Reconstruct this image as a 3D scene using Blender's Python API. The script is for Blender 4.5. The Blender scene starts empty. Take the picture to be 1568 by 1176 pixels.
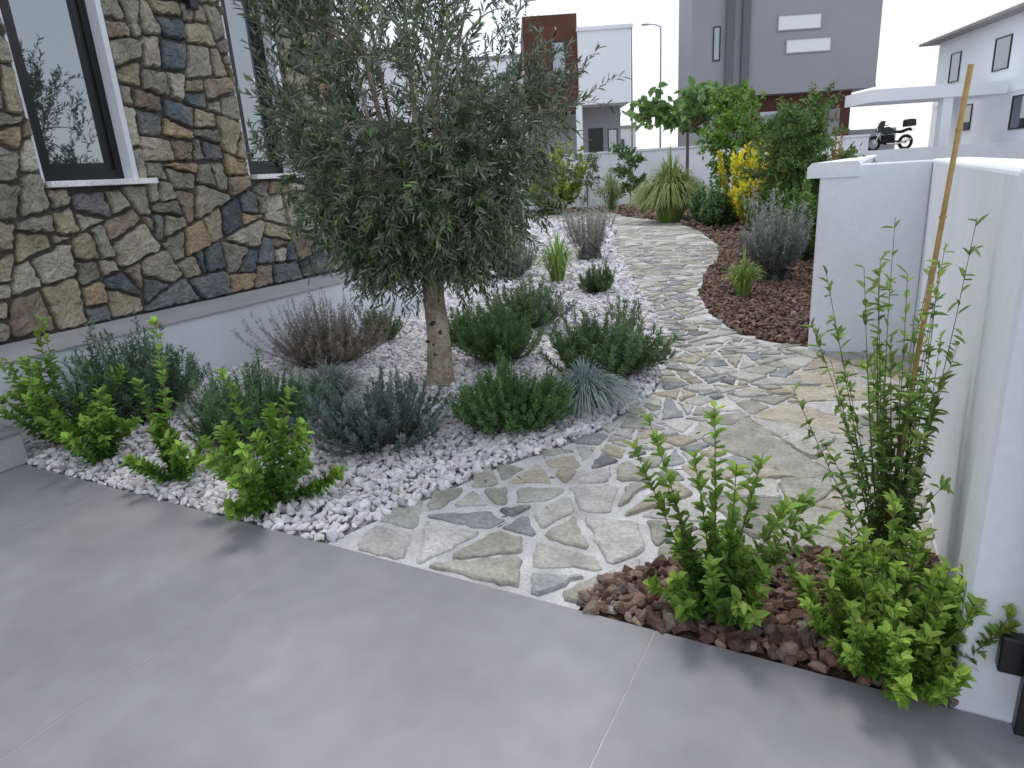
import bpy, math, random
import numpy as np
from mathutils import Matrix, Vector
rng=np.random.default_rng(7); random.seed(11)
scene=bpy.context.scene; COL=scene.collection
# ---------------------------------------------------------------- camera
cam=bpy.data.cameras.new("camera");co=bpy.data.objects.new("camera",cam);COL.objects.link(co)
co.matrix_world=Matrix(((.88246,-.0868,.46236,0),(.46634,.29085,-.83546,0),(-.06194,.95283,.2971,1.5),(0,0,0,1)))
cam.lens=1014/1568*36;cam.sensor_width=36;cam.clip_start=.05;cam.clip_end=1500;scene.camera=co
scene.view_settings.view_transform='Standard';scene.view_settings.look='None';scene.view_settings.exposure=0
# ---------------------------------------------------------------- light
w=bpy.data.worlds.new("World");scene.world=w;w.use_nodes=True
nt=w.node_tree;nt.nodes.clear()
out=nt.nodes.new('ShaderNodeOutputWorld');b1=nt.nodes.new('ShaderNodeBackground');b2=nt.nodes.new('ShaderNodeBackground');ad=nt.nodes.new('ShaderNodeAddShader')
sky=nt.nodes.new('ShaderNodeTexSky');sky.sky_type='NISHITA';sky.sun_disc=False
sun_dir=Vector((-.35,.40,1.0)).normalized()
sky.sun_elevation=math.asin(sun_dir.z);sky.sun_rotation=math.atan2(sun_dir.x,sun_dir.y)
nt.links.new(sky.outputs[0],b1.inputs[0]);b1.inputs[1].default_value=.05
b2.inputs[0].default_value=(.95,.96,1.0,1);b2.inputs[1].default_value=.88
nt.links.new(b1.outputs[0],ad.inputs[0]);nt.links.new(b2.outputs[0],ad.inputs[1]);nt.links.new(ad.outputs[0],out.inputs[0])
sl=bpy.data.lights.new("sun",'SUN');sl.energy=1.45;sl.angle=math.radians(12);sl.color=(1,.96,.9)
so=bpy.data.objects.new("sun",sl);COL.objects.link(so);so.rotation_euler=sun_dir.to_track_quat('Z','Y').to_euler()
# ---------------------------------------------------------------- materials
def mat(name,base=(.5,.5,.5),rough=.8,attr=False,n1=3.,a1=.2,n2=40.,a2=.15,bump=.3,bscale=60.,bdist=.01,spec=.3,metal=0.,tint=None,trans=0.,back=None,boards=None,detail=4):
    m=bpy.data.materials.new(name);m.use_nodes=True;n=m.node_tree.nodes;l=m.node_tree.links;n.clear()
    o=n.new('ShaderNodeOutputMaterial');p=n.new('ShaderNodeBsdfPrincipled')
    p.inputs['Roughness'].default_value=rough;p.inputs['Specular IOR Level'].default_value=spec;p.inputs['Metallic'].default_value=metal
    tc=n.new('ShaderNodeTexCoord')
    if attr:
        at=n.new('ShaderNodeAttribute');at.attribute_name='col';c=at.outputs['Color']
    else:
        r=n.new('ShaderNodeRGB');r.outputs[0].default_value=(*base,1);c=r.outputs[0]
    def noise(sc,det=detail):
        t=n.new('ShaderNodeTexNoise');t.inputs['Scale'].default_value=sc;t.inputs['Detail'].default_value=det;l.new(tc.outputs['Object'],t.inputs['Vector']);return t.outputs[0]
    def mulv(c,f,amt):
        mr=n.new('ShaderNodeMapRange');mr.inputs[1].default_value=.3;mr.inputs[2].default_value=.7;mr.inputs[3].default_value=1-amt;mr.inputs[4].default_value=1+amt
        l.new(f,mr.inputs[0]);v=n.new('ShaderNodeVectorMath');v.operation='SCALE';l.new(c,v.inputs[0]);l.new(mr.outputs[0],v.inputs['Scale']);return v.outputs[0]
    if tint:
        tcol,tsc,tf=tint;mr=n.new('ShaderNodeMapRange');mr.inputs[1].default_value=.48;mr.inputs[2].default_value=.68;mr.inputs[4].default_value=tf
        l.new(noise(tsc),mr.inputs[0]);mx=n.new('ShaderNodeMix');mx.data_type='RGBA';l.new(mr.outputs[0],mx.inputs[0]);l.new(c,mx.inputs[6]);mx.inputs[7].default_value=(*tcol,1);c=mx.outputs[2]
    if a1: c=mulv(c,noise(n1),a1)
    if a2: c=mulv(c,noise(n2),a2)
    if back:
        g=n.new('ShaderNodeNewGeometry');mx=n.new('ShaderNodeMix');mx.data_type='RGBA';l.new(g.outputs['Backfacing'],mx.inputs[0]);l.new(c,mx.inputs[6]);mx.inputs[7].default_value=(*back,1);c=mx.outputs[2]
    l.new(c,p.inputs['Base Color'])
    if bump:
        b=n.new('ShaderNodeBump');b.inputs['Strength'].default_value=bump;b.inputs['Distance'].default_value=bdist
        if boards:
            wv=n.new('ShaderNodeTexWave');wv.bands_direction='Z';wv.wave_profile='SAW';wv.inputs['Scale'].default_value=boards;wv.inputs['Distortion'].default_value=0;l.new(tc.outputs['Object'],wv.inputs['Vector']);l.new(wv.outputs[0],b.inputs['Height'])
        else: l.new(noise(bscale,6),b.inputs['Height'])
        l.new(b.outputs[0],p.inputs['Normal'])
    if trans:
        t=n.new('ShaderNodeBsdfTranslucent');l.new(c,t.inputs[0]);mx=n.new('ShaderNodeMixShader');mx.inputs[0].default_value=trans;l.new(p.outputs[0],mx.inputs[1]);l.new(t.outputs[0],mx.inputs[2]);l.new(mx.outputs[0],o.inputs[0])
    else: l.new(p.outputs[0],o.inputs[0])
    return m
M={}
M['plaster']=mat('white_plaster',(.79,.82,.88),.85,n1=1.2,a1=.05,n2=25,a2=.03,bump=.25,bscale=180,bdist=.004,tint=((.62,.62,.62),1.5,.22))
M['villa']=mat('white_villa_paint',(.90,.93,.98),.8,n1=.5,a1=.02,a2=0,bump=.05)
M['tile']=mat('porcelain_tile',(.255,.252,.275),.42,n1=1.6,a1=.13,n2=9,a2=.06,bump=.05,bscale=120,bdist=.002,spec=.45,tint=((.31,.30,.315),2.6,.55))
M['grout']=mat('tile_grout',(.50,.48,.48),.9)
M['mortar']=mat('path_mortar',(.58,.58,.59),.95,n1=6,a1=.14,n2=70,a2=.14,bump=.9,bscale=70,bdist=.012,tint=((.38,.37,.35),5,.55))
M['flag']=mat('flagstone',attr=True,rough=.8,n1=8,a1=.18,n2=50,a2=.2,bump=1.0,bscale=22,bdist=.02,tint=((.50,.49,.48),7,.45))
M['wallstone']=mat('rubble_stone',attr=True,rough=.85,n1=7,a1=.24,n2=55,a2=.24,bump=1.0,bscale=20,bdist=.04,tint=((.38,.33,.24),5,.3))
M['wallmortar']=mat('wall_mortar',(.13,.125,.115),.95,bump=.8,bscale=50,bdist=.02)
M['pebble']=mat('white_pebble',attr=True,rough=.75,n1=9,a1=.05,n2=80,a2=.06,bump=0)
M['redstone']=mat('red_lava_gravel',attr=True,rough=.85,n1=12,a1=.2,n2=120,a2=.25,bump=.8,bscale=110,bdist=.006)
M['soil_w']=mat('white_gravel_bed',(.38,.37,.38),.95,n1=8,a1=.2,n2=60,a2=.5,bump=1,bscale=40,bdist=.03)
M['soil_r']=mat('red_soil',(.11,.07,.05),.95,n1=8,a1=.3,n2=50,a2=.5,bump=1,bscale=40,bdist=.03)
M['ground']=mat('dusty_ground',(.22,.20,.18),.95,n1=.2,a1=.2,n2=4,a2=.2)
M['leaf']=mat('leaf',attr=True,rough=.5,a1=0,a2=0,bump=0,trans=.22,spec=.35)
M['olive']=mat('olive_leaf',attr=True,rough=.42,a1=0,a2=0,bump=0,trans=0,spec=.5,back=(.25,.28,.22))
M['bark']=mat('olive_bark',(.42,.36,.29),.9,n1=6,a1=.22,n2=45,a2=.3,bump=1,bscale=30,bdist=.02,tint=((.17,.13,.10),9,.55))
M['black']=mat('black_metal',(.012,.012,.014),.35,bump=0,a1=0,a2=0,spec=.5)
M['cap']=mat('grey_stone_cap',(.42,.41,.43),.7,n1=3,a1=.1,n2=60,a2=.12,bump=.2)
M['sill']=mat('white_marble_sill',(.82,.82,.83),.5,bump=0)
M['greyp']=mat('grey_render',(.35,.35,.38),.85,n1=.5,a1=.04,n2=20,a2=.03,bump=.1)
M['dgrey']=mat('dark_grey_render',(.16,.16,.18),.8,n1=.5,a1=.04,bump=.1)
M['brown']=mat('brown_cladding',(.14,.06,.045),.6,n1=.8,a1=.15,bump=.8,boards=3,bdist=.03)
M['bamboo']=mat('bamboo',(.45,.30,.12),.55,n1=6,a1=.2,bump=.2)
M['tyre']=mat('tyre',(.015,.015,.015),.9,bump=0)
M['chrome']=mat('chrome',(.6,.6,.6),.2,metal=1.,bump=0,a1=0,a2=0)
M['red']=mat('tail_lamp',(.35,.01,.01),.2,bump=0)
M['lit']=mat('window_blind',(.85,.87,.88),.6,bump=0,a1=0,a2=0)  # pale pane colour paints in the light of the slit windows
M['rooft']=mat('roof_grey',(.3,.29,.29),.8,bump=.2)
def glassmat():
    m=bpy.data.materials.new('window_glass');m.use_nodes=True;n=m.node_tree.nodes;l=m.node_tree.links;n.clear()
    o=n.new('ShaderNodeOutputMaterial');d=n.new('ShaderNodeBsdfDiffuse');d.inputs[0].default_value=(.03,.035,.04,1);g=n.new('ShaderNodeBsdfGlossy');g.inputs['Roughness'].default_value=.02;g.inputs[0].default_value=(.85,.9,.95,1)
    f=n.new('ShaderNodeFresnel');f.inputs[0].default_value=3.6;x=n.new('ShaderNodeMixShader');l.new(f.outputs[0],x.inputs[0]);l.new(d.outputs[0],x.inputs[1]);l.new(g.outputs[0],x.inputs[2]);l.new(x.outputs[0],o.inputs[0]);return m
M['glass']=glassmat()
# ---------------------------------------------------------------- mesh helpers
def empty(name,loc=(0,0,0),rz=0):
    e=bpy.data.objects.new(name,None);COL.objects.link(e);e.location=loc;e.rotation_euler=(0,0,rz);e.empty_display_size=.2;return e
def link(name,me,parent=None,bevel=0):
    o=bpy.data.objects.new(name,me);COL.objects.link(o)
    if parent: o.parent=parent
    if bevel:
        b=o.modifiers.new('bevel','BEVEL');b.width=bevel;b.segments=3;b.limit_method='ANGLE'
    return o
class Geo:
    def __init__(s): s.v=[];s.c=[];s.f=[];s.n=0
    def add(s,v,f,c):
        v=np.asarray(v,float).reshape(-1,3);c=np.asarray(c,float)
        if c.ndim==1:c=np.tile(c,(len(v),1))
        s.v.append(v);s.c.append(c);s.f.append(np.asarray(f,int)+s.n);s.n+=len(v)
    def obj(s,name,m,parent=None,smooth=False):
        v=np.concatenate(s.v);c=np.concatenate(s.c)
        me=bpy.data.meshes.new(name);me.vertices.add(len(v));me.vertices.foreach_set('co',v.astype(np.float32).ravel())
        lp=np.concatenate([f.ravel() for f in s.f]);sz=np.concatenate([np.full(len(f),f.shape[1]) for f in s.f])
        st=np.concatenate([[0],np.cumsum(sz)[:-1]])
        me.loops.add(len(lp));me.loops.foreach_set('vertex_index',lp.astype(np.int32))
        me.polygons.add(len(sz));me.polygons.foreach_set('loop_start',st.astype(np.int32))
        me.update(calc_edges=True)
        a=me.color_attributes.new('col','FLOAT_COLOR','POINT')
        a.data.foreach_set('color',np.concatenate([np.clip(c,0,1),np.ones((len(c),1))],1).astype(np.float32).ravel())
        me.polygons.foreach_set('use_smooth',np.full(len(sz),smooth))
        me.materials.append(M[m]);return link(name,me,parent)
def box(name,x0,x1,y0,y1,z0,z1,m,parent=None,bevel=0):
    v=[(x,y,z) for z in (z0,z1) for y in (y0,y1) for x in (x0,x1)]
    f=[(0,2,3,1),(4,5,7,6),(0,1,5,4),(2,6,7,3),(0,4,6,2),(1,3,7,5)]
    me=bpy.data.meshes.new(name);me.from_pydata(v,[],f);me.materials.append(M[m]);return link(name,me,parent,bevel)
def sheet(name,poly,z,m):
    me=bpy.data.meshes.new(name);me.from_pydata([(x,y,z) for x,y in poly],[],[tuple(range(len(poly)))]);me.materials.append(M[m])
    if me.polygons[0].normal.z<0: me.flip_normals()
    return link(name,me)
def prism(name,pts,y0,y1,m,parent=None,bevel=0):
    n=len(pts);v=[(x,y0,z) for x,z in pts]+[(x,y1,z) for x,z in pts]
    f=[tuple(range(n)),tuple(range(2*n-1,n-1,-1))]+[(i,i+n,(i+1)%n+n,(i+1)%n) for i in range(n)]
    me=bpy.data.meshes.new(name);me.from_pydata(v,[],f);me.materials.append(M[m]);return link(name,me,parent,bevel)
def nrm(a): return a/np.maximum(np.linalg.norm(a,axis=-1,keepdims=True),1e-9)
def leaves(g,P,D,L,W,C,up=None,fold=.25,droop=.1):
    n=len(P);D=nrm(D);U=nrm(rng.normal(size=(n,3))*.6+np.array([0,0,1.])) if up is None else up
    S=nrm(np.cross(D,U));N=np.cross(S,D);L=np.broadcast_to(L,(n,)).reshape(-1,1);W=np.broadcast_to(W,(n,)).reshape(-1,1)
    v=np.stack([P,P+D*L*.3+S*W*.5+N*W*fold,P+D*L*.7+S*W*.42+N*W*fold-N*L*droop*.4,P+D*L-N*L*droop,P+D*L*.7-S*W*.42+N*W*fold-N*L*droop*.4,P+D*L*.3-S*W*.5+N*W*fold],1)
    i=np.arange(n)[:,None]*6;f=np.concatenate([i+np.array([[0,1,2,3]]),i+np.array([[0,3,4,5]])])
    g.add(v.reshape(-1,3),f,np.repeat(C,6,0))
def bez(A,B,C,t): return A*(1-t)**2+B*2*t*(1-t)+C*t*t
def tubes(g,A,B,C,r0,r1,col,seg=4,sides=3):
    n=len(A);ts=np.linspace(0,1,seg+1);T=nrm(C-A);X=nrm(np.cross(T,np.array([.3,.9,.1])));Y=np.cross(T,X)
    r0=np.broadcast_to(r0,(n,))[:,None];r1=np.broadcast_to(r1,(n,))[:,None]
    V=[]
    for t in ts:
        P=bez(A,B,C,t);r=r0*(1-t)+r1*t
        for k in range(sides):
            a=2*math.pi*k/sides;V.append(P+X*r*math.cos(a)+Y*r*math.sin(a))
    V=np.stack(V,1);m=len(ts)*sides;F=[]
    for s_ in range(seg):
        for k in range(sides):
            F.append([s_*sides+k,s_*sides+(k+1)%sides,(s_+1)*sides+(k+1)%sides,(s_+1)*sides+k])
    F=np.array(F);f=(np.arange(n)[:,None,None]*m+F[None]).reshape(-1,4)
    g.add(V.reshape(-1,3),f,col)
def ico():
    t=(1+5**.5)/2
    v=np.array([(-1,t,0),(1,t,0),(-1,-t,0),(1,-t,0),(0,-1,t),(0,1,t),(0,-1,-t),(0,1,-t),(t,0,-1),(t,0,1),(-t,0,-1),(-t,0,1)],float);v=nrm(v)
    f=np.array([(0,11,5),(0,5,1),(0,1,7),(0,7,10),(0,10,11),(1,5,9),(5,11,4),(11,10,2),(10,7,6),(7,1,8),(3,9,4),(3,4,2),(3,2,6),(3,6,8),(3,8,9),(4,9,5),(2,4,11),(6,2,10),(8,6,7),(9,8,1)])
    return v,f
IV,IF=ico()
def rocks(g,P,size,C,jit=.28,flat=.6):
    n=len(P);v=IV[None]*(1+rng.uniform(-jit,jit,(n,12,1)));sc=np.stack([rng.uniform(.8,1.3,n),rng.uniform(.55,1.,n),rng.uniform(flat*.7,flat*1.2,n)],1)*size[:,None]*.5
    v=v*sc[:,None,:]
    q=nrm(rng.normal(size=(n,4))*np.array([1,.4,.4,1]));w_,x,y,z=q.T
    R=np.stack([1-2*(y*y+z*z),2*(x*y-z*w_),2*(x*z+y*w_),2*(x*y+z*w_),1-2*(x*x+z*z),2*(y*z-x*w_),2*(x*z-y*w_),2*(y*z+x*w_),1-2*(x*x+y*y)],1).reshape(n,3,3)
    v=np.einsum('nij,nkj->nki',R,v)+P[:,None,:]
    f=(np.arange(n)[:,None,None]*12+IF[None]).reshape(-1,3);g.add(v.reshape(-1,3),f,np.repeat(C,12,0))
def inpoly(P,poly):
    x,y=P[:,0],P[:,1];r=np.zeros(len(P),bool);n=len(poly)
    for i in range(n):
        x1,y1=poly[i];x2,y2=poly[i-1]
        if y1==y2: continue
        c=((y1>y)!=(y2>y))&(x<(x2-x1)*(y-y1)/(y2-y1)+x1);r^=c
    return r
def jgrid(x0,x1,y0,y1,s,j=.45):
    X,Y=np.meshgrid(np.arange(x0,x1,s),np.arange(y0,y1,s));P=np.stack([X.ravel(),Y.ravel()],1);return P+rng.uniform(-j,j,P.shape)*s
def clip(poly,nx,ny,d):
    o=[];n=len(poly)
    for i in range(n):
        a=poly[i];b=poly[(i+1)%n];da=nx*a[0]+ny*a[1]-d;db=nx*b[0]+ny*b[1]-d
        if da<=0:o.append(a)
        if (da<0<db) or (db<0<da):
            t=da/(da-db);o.append((a[0]+(b[0]-a[0])*t,a[1]+(b[1]-a[1])*t))
    return o
def area(p): return abs(.5*sum(p[i-1][0]*p[i][1]-p[i][0]*p[i-1][1] for i in range(len(p))))
def split(p,target,keep,ang=.5,out=None,asp=1.):
    """recursive slicing of a convex polygon into angular stones"""
    if out is None: out=[]
    if len(p)<3: return out
    A=area(p)
    if A<1e-4: return out
    q=np.array(p);c=q.mean(0)
    if A<4 and not keep(q): return out
    if A<target(c)*random.uniform(.55,1.9): out.append(p);return out
    d=q-c;d=d*np.array([1,asp]);cov=d.T@d;wv,ev=np.linalg.eigh(cov);ax=ev[:,1]
    a0=math.atan2(ax[1],ax[0])
    if asp!=1.: a0=round(a0/(math.pi/2))*(math.pi/2)*.8+a0*.2
    th=a0+random.gauss(0,ang)
    n=np.array([math.cos(th),math.sin(th)]);pr=q@n;lo,hi=pr.min(),pr.max();m=lo+(hi-lo)*random.uniform(.34,.66)
    split(clip(p,n[0],n[1],m),target,keep,ang,out,asp);split(clip(p,-n[0],-n[1],-m),target,keep,ang,out,asp);return out
def inset(p,g):
    if area(p)<1e-4:return []
    s=sum(p[i-1][0]*p[i][1]-p[i][0]*p[i-1][1] for i in range(len(p)));p0=p if s>0 else p[::-1];o=p0
    for i in range(len(p0)):
        a=p0[i];b=p0[(i+1)%len(p0)];dx,dy=b[0]-a[0],b[1]-a[1];L=math.hypot(dx,dy)
        if L<1e-6: continue
        nx,ny=dy/L,-dx/L;o=clip(o,nx,ny,nx*a[0]+ny*a[1]-g*random.uniform(.5,1.6))
        if len(o)<3:return []
    return o
def rough(p,step,j,cut=.16,mn=.05):
    q=[];n=len(p)
    for i in range(n):
        a=np.array(p[i]);b=np.array(p[(i+1)%n]);c=rng.uniform(mn,cut,2)
        q+= [a+(b-a)*c[0],b+(a-b)*c[1]]
    o=[]
    for i in range(len(q)):
        a=q[i];b=q[(i+1)%len(q)];d=np.linalg.norm(b-a)
        o.append(a+rng.normal(size=2)*j*.6)
        k=int(d/step)
        for m_ in range(1,k+1):
            o.append(a+(b-a)*m_/(k+1)+rng.normal(size=2)*j)
    return np.array(o)
def slab(g,p,fmap,h0,h1,ins,c,bumpy=0.,tl=0.):
    n=len(p);cen=p.mean(0);r=np.linalg.norm(p-cen,axis=1,keepdims=True);tilt=rng.normal(size=2)*tl
    def ring(k,h,j=0):
        q=cen+(p-cen)*np.maximum(.05,(1-k/np.maximum(r,1e-4)));hh=np.full(n,h)+rng.normal(size=n)*j
        if h==h1: hh=hh+(q-cen)@tilt
        return fmap(q,hh)
    q=cen+(p-cen)*.5;rs=[ring(0,h0),ring(ins*.15,h0+(h1-h0)*.6),ring(ins,h1,bumpy*.5),fmap(q,h1+rng.normal(size=n)*bumpy*.6+(q-cen)@tilt)]
    V=np.concatenate(rs+[fmap(cen[None],np.array([h1]))]);i=np.arange(n);j=(i+1)%n;F=[]
    for k in range(len(rs)-1): F.append(np.stack([k*n+i,k*n+j,(k+1)*n+j,(k+1)*n+i],1))
    g.add(V,np.concatenate(F),c); base=g.n-len(V)
    k=len(rs)-1;g.f.append(np.stack([k*n+i,k*n+j,np.full(n,len(V)-1)],1)+base)
# ---------------------------------------------------------------- regions
PL=[(-2.04,1.88),(-1.98,2.08),(-1.88,2.35),(-1.79,2.59),(-1.71,2.85),(-1.56,3.12),(-1.39,3.46),(-1.32,3.91),(-1.27,4.34),(-1.34,4.92),(-1.65,5.82),(-2.0,6.94),(-2.73,8.54),(-3.78,11.09),(-5.09,14.29),(-6.17,17.6),(-7.14,19.49),(-8.82,20.5),(-10.2,20.9)]
PRn=[(-.83,1.88),(-.79,2.08),(-.655,2.24),(-.44,2.42),(-.15,2.55),(.33,2.72)]
PRf=[(-.42,5.9),(-.713,6.0),(-1.03,6.23),(-1.44,7.05),(-1.83,8.17),(-2.09,9.72),(-2.26,11.5),(-2.65,13.44),(-3.78,16.7),(-4.79,18.8),(-7.37,22.0),(-8.8,24.7),(-13.8,27.0)]
path=PL+[(-17,22),(-17,25.6)]+PRf[::-1]+[(.33,5.9)]+PRn[::-1]
bedL=[(-5,1.88)]+PL+[(-17,22),(-17,7.2),(-5,7.2)]
bedN=[(-.83,1.88)]+PRn[1:]+[(.33,1.88)]
bedF=PRf+[(-13.8,27.1),(-.42,34.0)]
s=900
sheet('ground',[(-s,-s),(s,-s),(s,s),(-s,s)],-.06,'ground')
sheet('path',path,-.012,'mortar');sheet('white_gravel_bed',bedL,-.02,'soil_w');sheet('red_gravel_bed',bedN,-.02,'soil_r');sheet('red_gravel_bed',bedF,-.02,'soil_r')
# terrace
ter=empty('terrace');box('grout_base',-9,5,-5,1.866,-.05,-.0015,'grout',ter)
xs=[-9,-8.24,-6.70,-5.16,-3.62,-2.08,-.54,1.0,2.54,5];ys=[-5,-2.6,-1.06,.42,1.87]
for i in range(len(xs)-1):
    for j in range(len(ys)-1): box('tile',xs[i]+.0022,xs[i+1]-.0022,ys[j]+.0022,ys[j+1]-.0022,-.045,0,'tile',ter)
# flagstones
def ptarget(c):
    if c[0]>-.45 and c[1]<6: return .15
    if c[1]<3.2: return .060
    if c[1]<9: return .030
    return .06 if c[1]<14 else .14
def pkeep(q):
    return inpoly(np.concatenate([q,q.mean(0)[None],q*.5+q.mean(0)*.5]),path).any()
P0=split([(-17.5,1.882),(.325,1.882),(.325,28),(-17.5,28)],ptarget,lambda q: True if area([tuple(a) for a in q])>1.5 else pkeep(q),.5)
g=Geo()
pal=np.array([(.42,.415,.39),(.35,.345,.305),(.28,.28,.245),(.49,.48,.465),(.27,.28,.29),(.38,.35,.28),(.17,.175,.18)])
for p in P0:
    c0=np.mean(p,0)
    if not inpoly(c0[None],path)[0]: continue
    near=c0[1]<3.3 and c0[0]<-.45
    p=inset(p,.020 if near else (.003 if c0[0]>-.45 else .012))
    if len(p)>2 and c0[1]>5.2 and c0[0]>-.5: p=clip(p,0,1,5.76)
    if len(p)<3 or area(p)<.003:continue
    p=rough(p,.05 if c0[1]<7 else .3,.006 if c0[1]<7 else .0,.2 if near else .13,.03)
    wgt=np.array([.2,.2,.16,.17,.11,.1,.05]) if c0[0]<-.5 else np.array([.25,.35,.1,.02,0,.28,0])
    c=pal[rng.choice(7,p=wgt/wgt.sum())]*rng.uniform(.85,1.12)
    slab(g,p,lambda q,h:np.column_stack([q,h]),-.014,rng.uniform(-.005,.008),.010,c,.002,.012)
g.obj('stone_paving','flag')
# pebbles
def scatter(name,poly,bands,mt,colf,size,flat=.65,z=-.008,jit=.3):
    g=Geo();a=np.array(poly)
    for (y0,y1,sp,k) in bands:
        P=jgrid(a[:,0].min(),a[:,0].max(),max(y0,a[:,1].min()),min(y1,a[:,1].max()),sp);P=P[inpoly(P,poly)]
        n=len(P);sz=size*k*rng.uniform(.55,1.35,n);P=np.column_stack([P,z+rng.uniform(0,.024,n)*k]);rocks(g,P,sz,colf(n),flat=flat,jit=jit)
    return g.obj(name,mt)
def cw(n):
    b=rng.uniform(.58,.80,(n,1));b[rng.uniform(0,1,n)<.07]*=.55;return b*np.array([1,.975,1.01])+rng.normal(size=(n,3))*.012
def cr(n):
    base=np.array([(.17,.10,.08),(.21,.135,.11),(.13,.08,.065),(.27,.20,.165),(.18,.14,.125)]);return base[rng.choice(5,n)]*rng.uniform(.65,1.2,(n,1))
scatter('white_pebbles',[(x-.01,y) if 0<i<20 else (x,y) for i,(x,y) in enumerate(bedL)],[(1.89,5.5,.031,1),(5.5,8,.036,1.15),(8,12,.06,1.6),(12,22,.12,2.8)],'pebble',cw,.050,.6,jit=.38)
scatter('red_gravel',[(-.84,1.885)]+PRn[1:]+[(.33,1.885)],[(1.88,3,.028,1)],'redstone',cr,.056,.75,-.002,.38)
scatter('red_gravel',bedF,[(5.9,10,.05,1),(10,16,.08,1.5),(16,34,.2,3)],'redstone',cr,.06,.6)
# fallen olive leaves on the gravel and the paving
g=Geo();n=420;P=np.column_stack([rng.normal(-2.6,.9,n),rng.normal(3.7,.8,n),rng.uniform(.012,.03,n)]);P=P[(P[:,1]>1.95)&(P[:,0]>-4.9)];n=len(P)
D=rng.normal(size=(n,3))*np.array([1,1,.12]);leaves(g,P,D,.045*rng.uniform(.6,1.2,n),.010*np.ones(n),np.array([(.20,.16,.09),(.12,.13,.06),(.28,.22,.12)])[rng.choice(3,n)]);g.obj('fallen_leaves','leaf')
# ---------------------------------------------------------------- stone house
H=empty('stone_house');XW=-5.64
ops=[(3.03,3.74,1.69,3.7),(5.02,5.56,1.69,3.7)]
def wallbox(n,y0,y1,z0,z1): box(n,-6.3,XW-.05,y0,y1,z0,z1,'wallmortar',H)
wallbox('wall_low',-4,6.58,0,1.69);wallbox('wall_a',-4,3.03,1.69,3.7);wallbox('wall_b',3.74,5.02,1.69,3.7);wallbox('wall_c',5.56,6.58,1.69,3.7);wallbox('wall_top',-4,6.58,3.7,4.6)
box('body',-14,-6.3,-4,6.58,0,4.6,'plaster',H);box('roof_edge',-14.2,XW+.15,-4.2,6.7,4.6,4.85,'plaster',H)
box('rear_wing',-14,-7.2,6.58,12,0,3.6,'plaster',H);box('rear_door_frame',-7.2,-7.15,7.6,10.4,.0,2.5,'black',H);box('rear_door_glass',-7.15,-7.13,7.7,10.3,.1,2.4,'glass',H)
g=Geo()
wp=np.array([(.36,.325,.245),(.29,.28,.24),(.40,.32,.21),(.13,.15,.17),(.19,.20,.215),(.45,.43,.36),(.26,.25,.22),(.27,.225,.18),(.37,.345,.285)])
def emit(p):
    p=inset(p,.011) if len(p)>2 else p
    if len(p)<3 or area(p)<.002:return
    p=rough(p,.045,.007,.13,.03);c=wp[rng.choice(9,p=[.17,.16,.10,.11,.11,.07,.11,.07,.1])]*rng.uniform(.8,1.15)
    slab(g,p,lambda q,h:np.column_stack([XW-.05+h,q]),-.005,rng.uniform(.04,.078),.016,c,.007,.045)
for p in split([(1.0,.555),(6.62,.555),(6.62,4.58),(1.0,4.58)],lambda c:.064,lambda q:True,.22,None,1.2)+split([(-4,.555),(1.0,.555),(1.0,4.58),(-4,4.58)],lambda c:.075,lambda q:True,.22,None,1.2):
    ys_=[q[0] for q in p];zs=[q[1] for q in p];hit=None
    for o_ in ops:
        if max(ys_)>o_[0] and min(ys_)<o_[1]+.03 and max(zs)>o_[2]-.02 and min(zs)<o_[3]:hit=o_
    if not hit: emit(p);continue
    y0,y1,z0,z1=hit
    emit(clip(p,1,0,y0));emit(clip(p,-1,0,-y1-.03));m_=clip(clip(p,-1,0,-y0),1,0,y1)
    if len(m_)>2: emit(clip(m_,0,1,z0-.05));emit(clip(m_,0,-1,-z1))
g.obj('rubble_stone_facing','wallstone',H)
for k,(y0,y1,z0,z1) in enumerate(ops):
    xo=-5.615;xi=-5.80
    box('reveal_right',xi,xo,y1-.012,y1+.035,z0,z1,'plaster',H);box('reveal_left',xi,-5.69,y0+.001,y0+.02,z0,z1,'plaster',H);box('reveal_top',xi,-5.69,y0+.02,y1-.012,z1-.02,z1+.001,'plaster',H)
    fx=-5.74;a=y0+.02;b=y1-.012;t=.06
    box('frame_bottom',xi,fx,a,b,z0,z0+.08,'black',H);box('frame_l',xi,fx,a,a+t,z0+.08,z1,'black',H);box('frame_r',xi,fx,b-t,b,z0+.08,z1,'black',H)
    box('sash_bottom',xi,fx-.02,a+t,b-t,z0+.08,z0+.14,'black',H);box('sash_r',xi,fx-.02,b-t-.05,b-t,z0+.14,z1,'black',H);box('sash_l',xi,fx-.02,a+t,a+t+.05,z0+.14,z1,'black',H)
    box('glass',xi-.02,fx-.045,a+t,b-t,z0+.1,z1,'glass',H)
    box('sill',xi,XW+.07,y0-.0,y1+(.18 if k==0 else .28),z0-.045,z0+.001,'sill',H,.004)
def lamp(y,z):
    box('wall_lamp_body',XW+.04,XW+.12,y-.045,y+.045,z-.09,z+.09,'black',H,.01);box('wall_lamp_bracket',XW,XW+.04,y-.03,y+.03,z-.03,z+.03,'black',H)
lamp(4.6,3.2);lamp(6.35,3.2)
LG=empty('garden_ledge');box('ledge_wall',XW,-5.0,-.5,7.1,-.05,.53,'plaster',LG,.004);box('ledge_cap',XW-.01,-4.985,-.5,7.12,.531,.55,'cap',LG,.004)
ST=empty('terrace_step');box('step',-8,-4.5,1.1,1.9,0,.20,'cap',ST,.008);box('step_tread',-8,-4.485,1.09,1.915,.201,.222,'tile',ST,.004)
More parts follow.
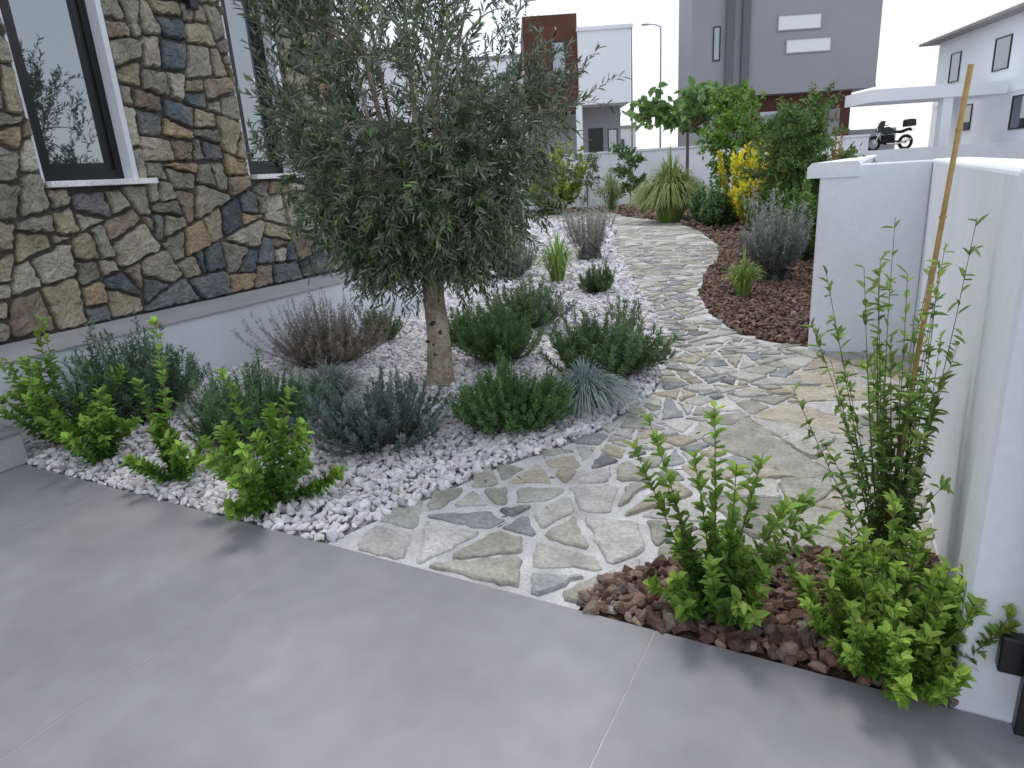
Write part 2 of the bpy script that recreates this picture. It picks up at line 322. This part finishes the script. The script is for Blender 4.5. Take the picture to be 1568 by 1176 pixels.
# ---------------------------------------------------------------- boundary wall
BW=empty('garden_wall')
box('wall_side',.33,.56,2.12,6.0,-.05,1.44,'plaster',BW,.02)
box('wall_return',-.40,.329,5.77,5.98,-.05,1.435,'plaster',BW,.015)
box('wall_back',-.40,-.17,5.985,33.5,-.05,1.43,'plaster',BW)
prism('wall_cap',[(-.49,1.35),(-.49,1.43),(-.46,1.46),(-.15,1.462),(-.13,1.44),(-.13,1.35)],5.75,33.5,'plaster',BW)
box('pillar',.305,.75,1.875,2.118,-.05,1.45,'plaster',BW,.018)
GT=empty('metal_gate');box('hinge_plate',.385,.45,1.83,1.872,.18,.29,'black',GT,.008);box('gate_stile',.435,.475,1.79,1.83,.03,1.3,'black',GT,.006);box('gate_rail_low',.47,1.8,1.795,1.825,.1,.14,'black',GT);box('gate_rail_top',.47,1.8,1.795,1.825,1.2,1.24,'black',GT)
for i in range(9): box('gate_bar',.58+i*.13,.6+i*.13,1.80,1.82,.14,1.2,'black',GT)
# ---------------------------------------------------------------- plants
def cj(c,n,v=.25): return np.array(c)*rng.uniform(1-v,1+v,(n,1))*(1+rng.normal(size=(n,3))*.05)
STEM=(.17,.14,.10)
def bush(name,x,y,wd,h,c0,c1,ns=170,per=60,L=.035,W=.006,tw=.6,rw=0.,nz=.8,t0=.35,core=True,maxphi=80,stemr=.002,tips=None,up=1.,z0=-.01,lump=.25,flower=None,stemc=STEM,m='leaf',rv=(.55,1.15)):
    g=Geo()
    if tips is None:
        th=rng.uniform(0,2*math.pi,ns);ph=np.arccos(1-rng.uniform(0,1,ns)*(1-math.cos(math.radians(maxphi))))
        a,b=rng.uniform(0,6,2);r=(1+lump*np.sin(3*th+a)*np.sin(2.5*ph+b)+lump*.6*np.sin(5*th+b))*rng.uniform(rv[0],rv[1],ns)
        T=np.stack([wd/2*np.sin(ph)*np.cos(th)*r,wd/2*np.sin(ph)*np.sin(th)*r,h*np.cos(ph)**.6*r+.02],1)
    else: T=np.array(tips,float);ns=len(T)
    A=np.stack([T[:,0]*.12,T[:,1]*.12,np.zeros(ns)],1);B=np.stack([T[:,0]*(.9-.35*(up-1)),T[:,1]*(.9-.35*(up-1)),T[:,2]*.5],1)
    if tips is not None: B=T*.5+rng.normal(size=(ns,3))*.03*np.array([1,1,0])
    O=np.array([x,y,z0]);tubes(g,A+O,B+O,T+O,stemr,stemr*.4,np.array(stemc))
    t=(t0+(1-t0)*rng.uniform(0,1,(ns,per))**.8)[...,None]
    P=bez(A[:,None],B[:,None],T[:,None],t);Tn=nrm(2*(1-t)*(B-A)[:,None]+2*t*(T-B)[:,None])
    ga=rng.uniform(0,6.28,(ns,per));X=nrm(np.cross(Tn,np.array([.31,.2,.93])+0*Tn));Y=np.cross(Tn,X);R=X*np.cos(ga)[...,None]+Y*np.sin(ga)[...,None]
    D=Tn*tw+R*rw+rng.normal(size=P.shape)*nz*.5
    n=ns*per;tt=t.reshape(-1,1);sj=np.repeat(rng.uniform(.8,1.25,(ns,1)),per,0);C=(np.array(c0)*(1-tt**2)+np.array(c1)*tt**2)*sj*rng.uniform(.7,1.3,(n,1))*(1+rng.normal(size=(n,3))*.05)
    U=None
    if rw: U=nrm((Tn+np.array([0,0,.3])).reshape(-1,3))
    leaves(g,P.reshape(-1,3)+O,D.reshape(-1,3),L*rng.uniform(.6,1.25,n),W*rng.uniform(.75,1.2,n),C,up=U)
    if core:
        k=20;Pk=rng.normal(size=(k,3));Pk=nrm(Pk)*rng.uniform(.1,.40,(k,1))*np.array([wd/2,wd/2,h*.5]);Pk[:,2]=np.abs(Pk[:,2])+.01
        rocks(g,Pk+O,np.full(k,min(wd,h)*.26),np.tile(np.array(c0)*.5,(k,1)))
    if flower:
        k,fh,fc=flower;th=rng.uniform(0,6.28,k);r=wd/2*np.sqrt(rng.uniform(0,1,k))
        A2=np.stack([r*.5*np.cos(th),r*.5*np.sin(th),np.full(k,h*.5)],1)+O;C2=A2+np.stack([r*.7*np.cos(th),r*.7*np.sin(th),rng.uniform(.6,1.1,k)*fh],1)
        B2=(A2+C2)/2+np.array([0,0,.05]);tubes(g,A2,B2,C2,.0014,.0012,np.array((.16,.20,.12)))
        Pf=np.repeat(C2,10,0)+rng.normal(size=(k*10,3))*np.array([.004,.004,.014]);leaves(g,Pf,rng.normal(size=(k*10,3))+np.array([0,0,.8]),.014,.007,cj(fc,k*10))
    return g.obj(name,m)
def grass(name,x,y,wd,h,c,n=160,W=.008,arch=.5,seg=5,ctip=None):
    g=Geo();th=rng.uniform(0,6.28,n);r=np.sqrt(rng.uniform(0,1,n));hh=h*rng.uniform(.6,1.05,n)*(1-.25*r)
    dr=np.stack([np.cos(th),np.sin(th),0*th],1);O=np.array([x,y,-.01])
    A=dr*(r*wd*.1)[:,None]+O;T=dr*(r*wd*.5)[:,None]+O;T[:,2]+=hh*(1-arch*r);B=dr*(r*wd*.2)[:,None]+O;B[:,2]+=hh*1.0
    S=nrm(np.cross(dr,np.array([0,0,1.]))+rng.normal(size=(n,3))*.3);V=[]
    for k in range(seg+1):
        t=k/seg;P=bez(A,B,T,t);wv=W*(1-t**1.5)*.5+.0004;V+= [P+S*wv,P-S*wv]
    V=np.stack(V,1);F=np.array([[2*k,2*k+1,2*k+3,2*k+2] for k in range(seg)]);f=(np.arange(n)[:,None,None]*(2*seg+2)+F[None]).reshape(-1,4)
    C=np.repeat(cj(c,n,.35),2*seg+2,0)
    if ctip is not None:
        tt=np.tile(np.repeat(np.linspace(0,1,seg+1),2),n)[:,None]**2;C=C*(1-tt)+np.array(ctip)*tt
    g.add(V.reshape(-1,3),f,C);return g.obj(name,'leaf')
DG=(.09,.15,.065);MG=(.17,.275,.12);TD=(.13,.165,.15);TEAL=(.235,.295,.275);YG=(.27,.42,.08);BG=(.11,.23,.04);LF=(.26,.22,.40)
# border herbs
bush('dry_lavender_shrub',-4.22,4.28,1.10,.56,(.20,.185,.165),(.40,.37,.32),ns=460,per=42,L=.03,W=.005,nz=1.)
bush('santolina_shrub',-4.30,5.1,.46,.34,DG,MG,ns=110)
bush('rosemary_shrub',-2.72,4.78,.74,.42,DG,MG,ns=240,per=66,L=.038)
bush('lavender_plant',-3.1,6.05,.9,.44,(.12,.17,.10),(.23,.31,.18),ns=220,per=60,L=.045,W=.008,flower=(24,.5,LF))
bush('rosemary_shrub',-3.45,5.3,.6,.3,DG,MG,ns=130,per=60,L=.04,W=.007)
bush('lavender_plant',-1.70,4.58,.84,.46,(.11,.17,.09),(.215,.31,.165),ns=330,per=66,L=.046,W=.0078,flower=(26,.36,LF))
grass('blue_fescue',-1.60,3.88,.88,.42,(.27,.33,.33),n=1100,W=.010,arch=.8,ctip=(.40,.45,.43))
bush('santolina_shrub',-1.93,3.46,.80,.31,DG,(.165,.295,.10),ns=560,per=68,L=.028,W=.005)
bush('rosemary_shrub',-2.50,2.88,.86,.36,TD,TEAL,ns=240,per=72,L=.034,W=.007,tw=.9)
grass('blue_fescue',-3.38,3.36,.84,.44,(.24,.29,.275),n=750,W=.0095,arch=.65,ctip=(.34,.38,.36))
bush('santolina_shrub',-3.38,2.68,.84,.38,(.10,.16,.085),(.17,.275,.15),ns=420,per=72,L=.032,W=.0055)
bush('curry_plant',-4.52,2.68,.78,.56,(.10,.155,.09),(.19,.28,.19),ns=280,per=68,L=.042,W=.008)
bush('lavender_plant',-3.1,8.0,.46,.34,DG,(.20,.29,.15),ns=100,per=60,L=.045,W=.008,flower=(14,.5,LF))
# fresh green euonymus-like shrubs
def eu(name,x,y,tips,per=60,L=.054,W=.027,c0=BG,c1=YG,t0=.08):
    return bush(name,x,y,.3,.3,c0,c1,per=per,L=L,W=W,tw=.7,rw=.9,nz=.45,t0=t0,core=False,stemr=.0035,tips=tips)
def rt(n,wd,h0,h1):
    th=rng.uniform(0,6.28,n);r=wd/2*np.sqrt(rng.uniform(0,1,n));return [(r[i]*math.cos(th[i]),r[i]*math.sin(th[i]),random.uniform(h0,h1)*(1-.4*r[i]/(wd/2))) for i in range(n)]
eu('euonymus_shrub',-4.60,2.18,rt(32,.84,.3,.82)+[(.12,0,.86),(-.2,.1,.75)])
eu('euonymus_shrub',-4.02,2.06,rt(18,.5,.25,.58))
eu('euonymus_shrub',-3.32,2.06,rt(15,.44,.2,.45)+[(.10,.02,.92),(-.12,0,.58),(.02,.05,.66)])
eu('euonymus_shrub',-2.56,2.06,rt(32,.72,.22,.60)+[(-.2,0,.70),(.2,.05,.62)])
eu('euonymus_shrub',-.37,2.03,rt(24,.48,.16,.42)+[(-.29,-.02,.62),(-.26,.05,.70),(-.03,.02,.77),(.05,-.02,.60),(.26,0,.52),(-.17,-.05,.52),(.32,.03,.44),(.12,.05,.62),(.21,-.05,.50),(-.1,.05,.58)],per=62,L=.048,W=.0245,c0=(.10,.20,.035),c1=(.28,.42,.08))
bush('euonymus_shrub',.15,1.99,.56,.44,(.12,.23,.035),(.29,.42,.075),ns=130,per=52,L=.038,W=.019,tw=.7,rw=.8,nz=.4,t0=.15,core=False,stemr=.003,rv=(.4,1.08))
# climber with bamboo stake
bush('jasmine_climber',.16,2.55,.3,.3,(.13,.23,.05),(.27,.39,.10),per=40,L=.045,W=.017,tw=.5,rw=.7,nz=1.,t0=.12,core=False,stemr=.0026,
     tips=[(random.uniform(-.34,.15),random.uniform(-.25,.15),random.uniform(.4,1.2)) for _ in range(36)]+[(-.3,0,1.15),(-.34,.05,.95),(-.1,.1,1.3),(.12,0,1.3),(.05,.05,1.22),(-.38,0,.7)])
g=Geo();SA,SB,SC=np.array([[.13,2.55,0]]),np.array([[.17,2.57,.9]]),np.array([[.215,2.6,1.74]]);tubes(g,SA,SB,SC,.009,.008,np.array((.4,.26,.1)),seg=8,sides=8)
for k in range(6):
    z=.2+k*.27;P=bez(SA,SB,SC,z/1.74);tubes(g,P-np.array([0,0,.004]),P,P+np.array([0,0,.004]),.0108,.0108,np.array((.3,.18,.08)),seg=1,sides=8)
g.obj('bamboo_stake','bamboo')
# mid / far plants
bush('grey_lavender_shrub',-1.15,9.3,.95,.9,(.20,.22,.20),(.40,.42,.40),ns=260,per=50,L=.06,W=.011,nz=.6,maxphi=65)
grass('daylily_grass',-1.30,8.1,.7,.62,(.27,.38,.10),n=170,W=.018,arch=.5)
grass('daylily_grass',-4.0,8.8,.9,.95,(.27,.39,.09),n=190,W=.024,arch=.6)
bush('grey_lavender_shrub',-4.45,11.2,1.1,1.05,(.25,.26,.23),(.46,.47,.43),ns=120,per=42,L=.07,W=.010,nz=.7,maxphi=60)
bush('grey_lavender_shrub',-4.9,9.1,.9,.65,(.20,.22,.19),(.40,.41,.37),ns=130,per=45,L=.07,W=.011,nz=.6)
grass('fountain_grass',-5.2,19.4,2.9,2.2,(.17,.28,.06),n=1500,W=.05,arch=.7,ctip=(.34,.36,.15))
grass('fountain_grass',-6.6,12.2,1.2,.9,(.24,.33,.12),n=300,W=.03,arch=.6,ctip=(.36,.36,.2))
grass('fountain_grass',-9.2,25.6,1.8,2.0,(.24,.33,.12),n=300,W=.05,arch=.6,ctip=(.4,.4,.25))
grass('fountain_grass',-7.2,23.6,1.3,1.2,(.20,.30,.09),n=260,W=.05,arch=.6,ctip=(.4,.4,.25))
bush('yellow_shrub',-2.42,16.8,1.4,1.7,(.33,.40,.07),(.78,.70,.08),ns=190,per=55,L=.13,W=.07)
bush('green_shrub',-3.4,17.2,1.3,.95,DG,MG,ns=130,per=50,L=.1,W=.05)
bush('green_shrub',-1.5,14.5,1.5,1.25,DG,(.18,.30,.09),ns=180,per=50,L=.09,W=.04)
bush('green_shrub',-1.0,11.2,.8,1.05,DG,(.20,.33,.09),ns=140,per=50,L=.07,W=.03)
bush('flowering_shrub',-11.4,24.9,2.2,2.3,(.13,.22,.06),(.36,.42,.09),ns=150,per=45,L=.18,W=.09,lump=.35)
bush('orange_shrub',-.95,16.5,.9,1.8,(.15,.21,.06),(.40,.30,.12),ns=90,per=45,L=.1,W=.04,maxphi=60)
def tree(name,x,y,h,crown_r,cz,c0,c1,L,W,nb=26,per=50,tr=.04,sub=5,rv=1.,droop=0.):
    g=Geo();O=np.array([x,y,0.]);top=np.array([0,0,cz])
    tubes(g,(O)[None],(O+top*.5+np.array([.04,0,0]))[None],(O+top)[None],tr,tr*.6,np.array((.16,.12,.09)),seg=6,sides=7)
    d=nrm(rng.normal(size=(nb,3)));T=d*np.array([crown_r,crown_r,(h-cz)*rv])*rng.uniform(.35,.95,(nb,1));T[:,2]=np.abs(T[:,2]) if rv==1 else T[:,2]
    A=np.tile(O+top*.85,(nb,1));T=T+O+top;B=(A+T)/2+np.array([0,0,.15*(h-cz)]);tubes(g,A,B,T,tr*.35,tr*.12,np.array((.15,.12,.08)))
    n=nb*sub;Ts=np.repeat(T,sub,0);dd=nrm(rng.normal(size=(n,3))+np.array([0,0,.2-droop]));As=np.repeat(B*.4+T*.6,sub,0);C2=Ts+dd*crown_r*.32;B2=(As+C2)/2+np.array([0,0,.06]);tubes(g,As,B2,C2,tr*.1,tr*.05,np.array((.12,.12,.06)))
    t=rng.uniform(.15,1,(n,per))[...,None];P=bez(As[:,None],B2[:,None],C2[:,None],t).reshape(-1,3)+rng.normal(size=(n*per,3))*crown_r*.03
    D=np.repeat(dd,per,0)*.4+rng.normal(size=P.shape)+np.array([0,0,-droop]);k=len(P);lt=rng.uniform(0,1,(k,1));C=(np.array(c0)*(1-lt)+np.array(c1)*lt)*rng.uniform(.75,1.25,(k,1))
    leaves(g,P,D,L*rng.uniform(.6,1.2,k),W*rng.uniform(.7,1.2,k),C);return g.obj(name,'leaf')
tree('mulberry_tree',-5.73,23.4,4.7,2.1,3.0,(.10,.19,.05),(.22,.36,.12),.36,.24,nb=13,per=9,tr=.07,sub=5,droop=.6)
tree('young_tree',-8.04,24.4,2.7,.7,1.5,(.10,.17,.07),(.2,.31,.12),.14,.07,nb=16,per=18,tr=.03,rv=.99)
tree('young_tree',-10.6,26.6,2.9,.8,1.4,(.11,.17,.08),(.22,.29,.13),.12,.05,nb=16,per=12,tr=.025,rv=.99)
tree('citrus_tree',-3.6,19.95,3.6,.95,2.0,(.12,.23,.04),(.26,.42,.09),.13,.065,nb=32,per=26,tr=.05,rv=.99)
tree('pomegranate_tree',-1.25,12.8,2.75,.95,1.5,(.09,.16,.04),(.21,.31,.10),.075,.03,nb=66,per=42,tr=.035,rv=.99)
# ---------------------------------------------------------------- olive tree
OT=empty('olive_tree',(-2.89,4.05,0))
def trunk():
    n=34;sd=24;V=[];
    for i in range(n+1):
        t=i/n;z=-.03+t*1.0;r=.090*(1-.18*t)+.045*math.exp(-t*9)
        for k in range(sd):
            a=6.2832*k/sd;rr=r*(1+.06*math.sin(3*a+t*4)+.04*math.sin(7*a-t*6)+.03*math.sin(t*23+a*2)+rng.normal()*.012);V.append((math.cos(a)*rr+.06*t+.015*math.sin(t*5),math.sin(a)*rr,z))
    F=[[i*sd+k,i*sd+(k+1)%sd,(i+1)*sd+(k+1)%sd,(i+1)*sd+k] for i in range(n) for k in range(sd)];g=Geo();g.add(V,F,(.3,.25,.2));g.obj('trunk','bark',OT,True)
    g=Geo()
    for a,z,s_ in ((-1.35,.50,.055),(-1.9,.36,.045),(-1.1,.26,.05),(-1.6,.15,.04),(-.7,.43,.045),(-1.3,.34,.035)):
        rr=.080;c=np.array([math.cos(a)*rr+.06*z,math.sin(a)*rr,z]);rocks(g,c[None],np.array([s_]),np.array([[.08,.055,.04]]),jit=.2,flat=1.)
    g.obj('pruning_scars','redstone',OT,True)
trunk()
def RZ(z): return np.interp(z,[.85,.97,1.27,1.5,1.9,2.2,2.6,2.95],[.22,.40,.66,.82,1.02,1.06,.92,.5])
nc=222;zc=np.concatenate([rng.uniform(.98,2.0,172),rng.uniform(2.0,2.95,50)]);th=rng.uniform(0,6.28,nc);rc=RZ(zc)*np.sqrt(rng.uniform(.06,1.0,nc));CT=np.stack([rc*np.cos(th)+.01,rc*np.sin(th),zc],1)
g=Geo();nl=9;th=np.arange(nl)*6.28/nl+.3;LT=np.stack([np.cos(th)*rng.uniform(.3,.65,nl),np.sin(th)*rng.uniform(.3,.65,nl),rng.uniform(1.9,3.0,nl)],1);LA=np.tile([.055,0,.88],(nl,1))+rng.normal(size=(nl,3))*.015;LB=LT*np.array([.6,.6,.55])
tubes(g,LA,LB,LT,.034,.010,np.array((.2,.17,.14)),seg=8,sides=8)
src=[]
for c in CT:
    best=None
    for i in range(nl):
        for t in (.1,.25,.4,.6,.8,1):
            q=bez(LA[i],LB[i],LT[i],t)
            d=np.linalg.norm(q-c)+(.4 if q[2]>c[2]+.1 else 0)
            if best is None or d<best[0]:best=(d,q)
    src.append(best[1])
src=np.array(src);mid=(src+CT)/2+np.array([0,0,.12]);tubes(g,src,mid,CT,.009,.003,np.array((.18,.16,.13)),seg=5,sides=4)
g.obj('limbs','bark',OT,True)
g=Geo();nt_=11;n=nc*nt_;base=np.repeat(CT,nt_,0)+rng.normal(size=(n,3))*np.array([.08,.08,.08]);rad=nrm(np.repeat(CT,nt_,0)-np.array([0,0,1.5]))
low=np.clip((1.8-base[:,2:3])/.8,-.8,1);dd=nrm(rad*.7+rng.normal(size=(n,3))*.6+np.array([0,0,1])*(.45-1.0*low));ln=rng.uniform(.12,.30,(n,1))*(1+.5*(base[:,2:3]>1.9));TT=base+dd*ln;BB=(base+TT)/2+np.array([0,0,.04]);TT[:,2]-=.05
tubes(g,base,BB,TT,.0022,.0012,np.array((.12,.12,.08)),seg=3)
per=18;t=((np.arange(per)+rng.uniform(0,1,(n,per)))/per)[...,None];P=bez(base[:,None],BB[:,None],TT[:,None],t).reshape(-1,3);Tn=np.repeat(nrm(TT-base),per,0)
D=Tn*.8+nrm(np.cross(Tn,rng.normal(size=P.shape)))*.75;k=len(P)
cj2=np.repeat(np.repeat(rng.uniform(.75,1.35,(nc,1)),nt_,0),per,0);C=np.array((.085,.125,.064))*cj2*rng.uniform(.55,1.45,(k,1))*(1+rng.normal(size=(k,3))*.06);yl=rng.uniform(0,1,k)<.08;C[yl]*=np.array([1.8,1.9,1.2])
leaves(g,P,D,.066*rng.uniform(.7,1.2,k),.0138*rng.uniform(.8,1.2,k),C)
g.obj('crown','olive',OT)
g=Geo();oi=rng.choice(n,110);rocks(g,TT[oi]+rng.normal(size=(110,3))*.02,np.full(110,.026),cj((.22,.32,.08),110),jit=.03,flat=1.);g.obj('olives','leaf',OT,True)
# ---------------------------------------------------------------- background (street frame)
RZ0=math.radians(27.84)
FW=empty('street_wall',rz=RZ0);box('wall',-10,15.5,30.5,30.75,-.05,2.25,'plaster',FW);box('coping',-10,15.52,30.44,30.81,2.25,2.33,'plaster',FW);box('wall_low',15.52,30,30.5,30.75,-.05,1.65,'plaster',FW)
def win(par,n,x0,x1,z0,z1,y,m='glass',fr='black'):
    f=.06;box(n+'_frame_b',x0,x1,y-.05,y+.02,z0,z0+f,fr,par);box(n+'_frame_t',x0,x1,y-.05,y+.02,z1-f,z1,fr,par);box(n+'_frame_l',x0,x0+f,y-.05,y+.02,z0+f,z1-f,fr,par);box(n+'_frame_r',x1-f,x1,y-.05,y+.02,z0+f,z1-f,fr,par);box(n+'_pane',x0+f,x1-f,y-.02,y+.01,z0+f,z1-f,m,par)
GH=empty('grey_house',rz=RZ0)
box('upper_storey',10.2,20.4,40,43,5.05,11,'greyp',GH);box('lower_left',10.22,13.6,40.02,43,0,5.05,'greyp',GH);box('lower_clad',13.6,19.7,41.2,43,0,5.049,'brown',GH);box('soffit_band',13.61,20.42,39.97,40.0,5.03,5.25,'greyp',GH)
for x in (12.0,12.85): box('column',x,x+.45,39.7,39.99,0,11,'dgrey',GH,.1)
win(GH,'slit_a',14.8,17.2,8.15,8.95,39.99,'lit','greyp');win(GH,'slit_b',15.3,17.8,7.0,7.75,39.99,'lit','greyp');win(GH,'narrow',11.35,11.75,6.9,8.6,39.99)
for k in range(3): box('lower_window_%d'%k,14.5+1.7*k,15.7+1.7*k,41.15,41.22,2.2,4.2,'glass',GH)
WH=empty('white_house',rz=RZ0)
box('upper_white',4.2,7.2,42,50,5.3,9.2,'villa',WH);box('upper_clad',1.1,4.2,42.3,50,5.0,10.2,'brown',WH);box('lower',1.1,6.9,44,50,0,5.3,'greyp',WH);box('post',4.0,4.35,42.05,42.4,0,5.3,'villa',WH);box('upper_left',-9,1.1,43,50,0,8.2,'villa',WH)
box('parapet',-9.05,1.12,42.95,50,8.2,8.4,'greyp',WH)
box('roof_slab',4.15,7.35,41.9,50,9.2,9.4,'villa',WH)
win(WH,'upper_window',2.7,3.5,6.6,8.8,42.29);box('door',4.9,5.8,43.93,44.01,1.6,4.1,'black',WH);win(WH,'side_window',6.1,6.7,2.6,4.0,43.99);win(WH,'left_window',-2.5,-.5,5.2,6.8,42.99);win(WH,'left_window_b',-6.5,-4.5,5.2,6.8,42.99)
DB=empty('low_white_house',rz=RZ0);box('body',6.9,9.8,55,62,0,4.6,'villa',DB);box('parapet',6.85,9.9,54.9,62,4.6,4.8,'greyp',DB);win(DB,'window',7.8,8.9,2.4,3.8,54.98)
CP=empty('carport',rz=RZ0)
box('canopy',17.2,23.6,34,36.6,3.85,4.40,'villa',CP);box('post',20.7,21.15,34.1,34.5,0,3.85,'villa',CP);box('post_back',22.6,23,36,36.4,0,3.85,'villa',CP);box('back_wall',17.5,24,44,44.2,0,3.0,'greyp',CP)
DR=box('driveway',15.6,30,30.9,44,-.05,1.60,'cap');DR.rotation_euler=(0,0,RZ0)
a0,b0=24.9,42;wx=a0*math.cos(RZ0)-b0*math.sin(RZ0);wy=a0*math.sin(RZ0)+b0*math.cos(RZ0)
RH=empty('white_villa',(wx,wy,0),RZ0+math.radians(-97.4))
box('body',0,18,0,9,0,7.3,'villa',RH);box('band',-.03,18.03,-.03,9,3.9,4.05,'villa',RH)
v=[(-.8,-.8,7.3),(18.8,-.8,7.3),(18.8,9.8,7.3),(-.8,9.8,7.3),(-.8,-.8,7.42),(18.8,-.8,7.42),(18.8,9.8,7.42),(-.8,9.8,7.42),(4,4.5,9.2),(14,4.5,9.2)]
me=bpy.data.meshes.new('roof');me.from_pydata(v,[],[(0,3,2,1),(0,1,5,4),(1,2,6,5),(2,3,7,6),(3,0,4,7),(4,5,9,8),(6,7,8,9),(5,6,9),(7,4,8)]);me.materials.append(M['rooft']);link('roof',me,RH)
for i,(x0,x1,z0,z1) in enumerate([(1.6,2.7,5.0,6.5),(6,7.4,5.0,6.5),(10.5,12.5,4.8,6.5),(3.2,4.6,2.4,3.7),(8.2,9.8,2.2,3.7),(13,14.5,2.2,3.7)]): win(RH,'window_%d'%i,x0,x1,z0,z1,-.01)
def pole(name,a,b,h):
    e=empty(name,(a*math.cos(RZ0)-b*math.sin(RZ0),a*math.sin(RZ0)+b*math.cos(RZ0),0),RZ0);g=Geo();tubes(g,np.array([[0,0,0.]]),np.array([[0,0,h/2]]),np.array([[0,0,h]]),.07,.045,np.array((.3,.3,.3)),seg=4,sides=8)
    tubes(g,np.array([[0,0,h-.05]]),np.array([[-.3,0,h+.15]]),np.array([[-.8,0,h+.15]]),.035,.03,np.array((.3,.3,.3)),seg=4,sides=6);g.obj('pole','cap',e,True);box('lamp_head',-1.2,-.75,-.1,.1,h+.1,h+.19,'cap',e,.02)
pole('street_lamp',7.7,44.5,9.6)
pole('street_lamp',9.9,46.5,10)
# motorbike (side view) on the driveway
MB=empty('motorbike',(17.2*math.cos(RZ0)-32.0*math.sin(RZ0),17.2*math.sin(RZ0)+32.0*math.cos(RZ0),1.60),RZ0)
def tor(name,x,z,R,r,m):
    bpy.ops.mesh.primitive_torus_add(major_radius=R,minor_radius=r,major_segments=32,minor_segments=10,rotation=(math.pi/2,0,0));o=bpy.context.object;o.name=name;o.parent=MB;o.location=(x,0,z);o.data.materials.append(M[m])
    g=Geo();a=np.arange(10)*6.283/10;n=10;A=np.tile([x,0,z],(n,1));C=np.stack([x+R*np.cos(a),0*a,z+R*np.sin(a)],1);tubes(g,A,(A+C)/2,C,.008,.008,np.array((.4,.4,.4)),seg=1);g.obj(name+'_spokes','chrome',MB)
tor('wheel_front',-.72,.33,.27,.06,'tyre');tor('wheel_rear',.72,.33,.27,.07,'tyre')
def tb(name,pts,r,m):
    g=Geo()
    for a,b in zip(pts[:-1],pts[1:]):
        a=np.array([a],float);b=np.array([b],float);tubes(g,a,(a+b)/2,b,r,r,np.array((.3,.3,.3)),seg=1,sides=8)
    g.obj(name,m,MB,True)
for y in (-.09,.09): tb('fork',[(-.72,y,.33),(-.42,y,1.0)],.028,'chrome'); tb('swingarm',[(.72,y,.33),(.1,y,.42)],.03,'tyre')
tb('handlebar',[(-.30,-.36,1.10),(-.42,-.12,1.06),(-.42,.12,1.06),(-.30,.36,1.10)],.018,'black');tb('mirrors',[(-.40,-.22,1.08),(-.44,-.32,1.28)],.012,'black');tb('mirror_r',[(-.40,.22,1.08),(-.44,.32,1.28)],.012,'black');tb('exhaust',[(-.2,-.13,.3),(.3,-.15,.28),(.85,-.17,.45)],.045,'chrome')
def pr(name,pts,wd,m): prism(name,pts,-wd,wd,m,MB,.03)
pr('tank',[(-.42,.78),(-.38,.98),(-.15,1.04),(.08,.90),(.12,.74),(-.2,.70)],.15,'black');pr('seat',[(.05,.76),(.10,.86),(.45,.84),(.85,.95),(.88,.86),(.5,.72)],.14,'tyre');pr('engine',[(-.32,.30),(-.36,.68),(.12,.70),(.18,.34),(.0,.24)],.14,'tyre')
pr('fairing',[(-.62,.84),(-.52,1.08),(-.40,1.30),(-.36,1.28),(-.38,1.0),(-.40,.78)],.16,'black');pr('top_box',[(.62,.98),(.62,1.26),(.70,1.31),(1.0,1.29),(1.04,1.0)],.21,'black');pr('front_mudguard',[(-.98,.52),(-.86,.66),(-.66,.68),(-.48,.58),(-.66,.64),(-.86,.61)],.07,'black')
box('tail_lamp',.88,.95,-.09,.09,.80,.88,'red',MB,.01);box('headlamp',-.66,-.60,-.09,.09,.86,1.0,'chrome',MB,.02)
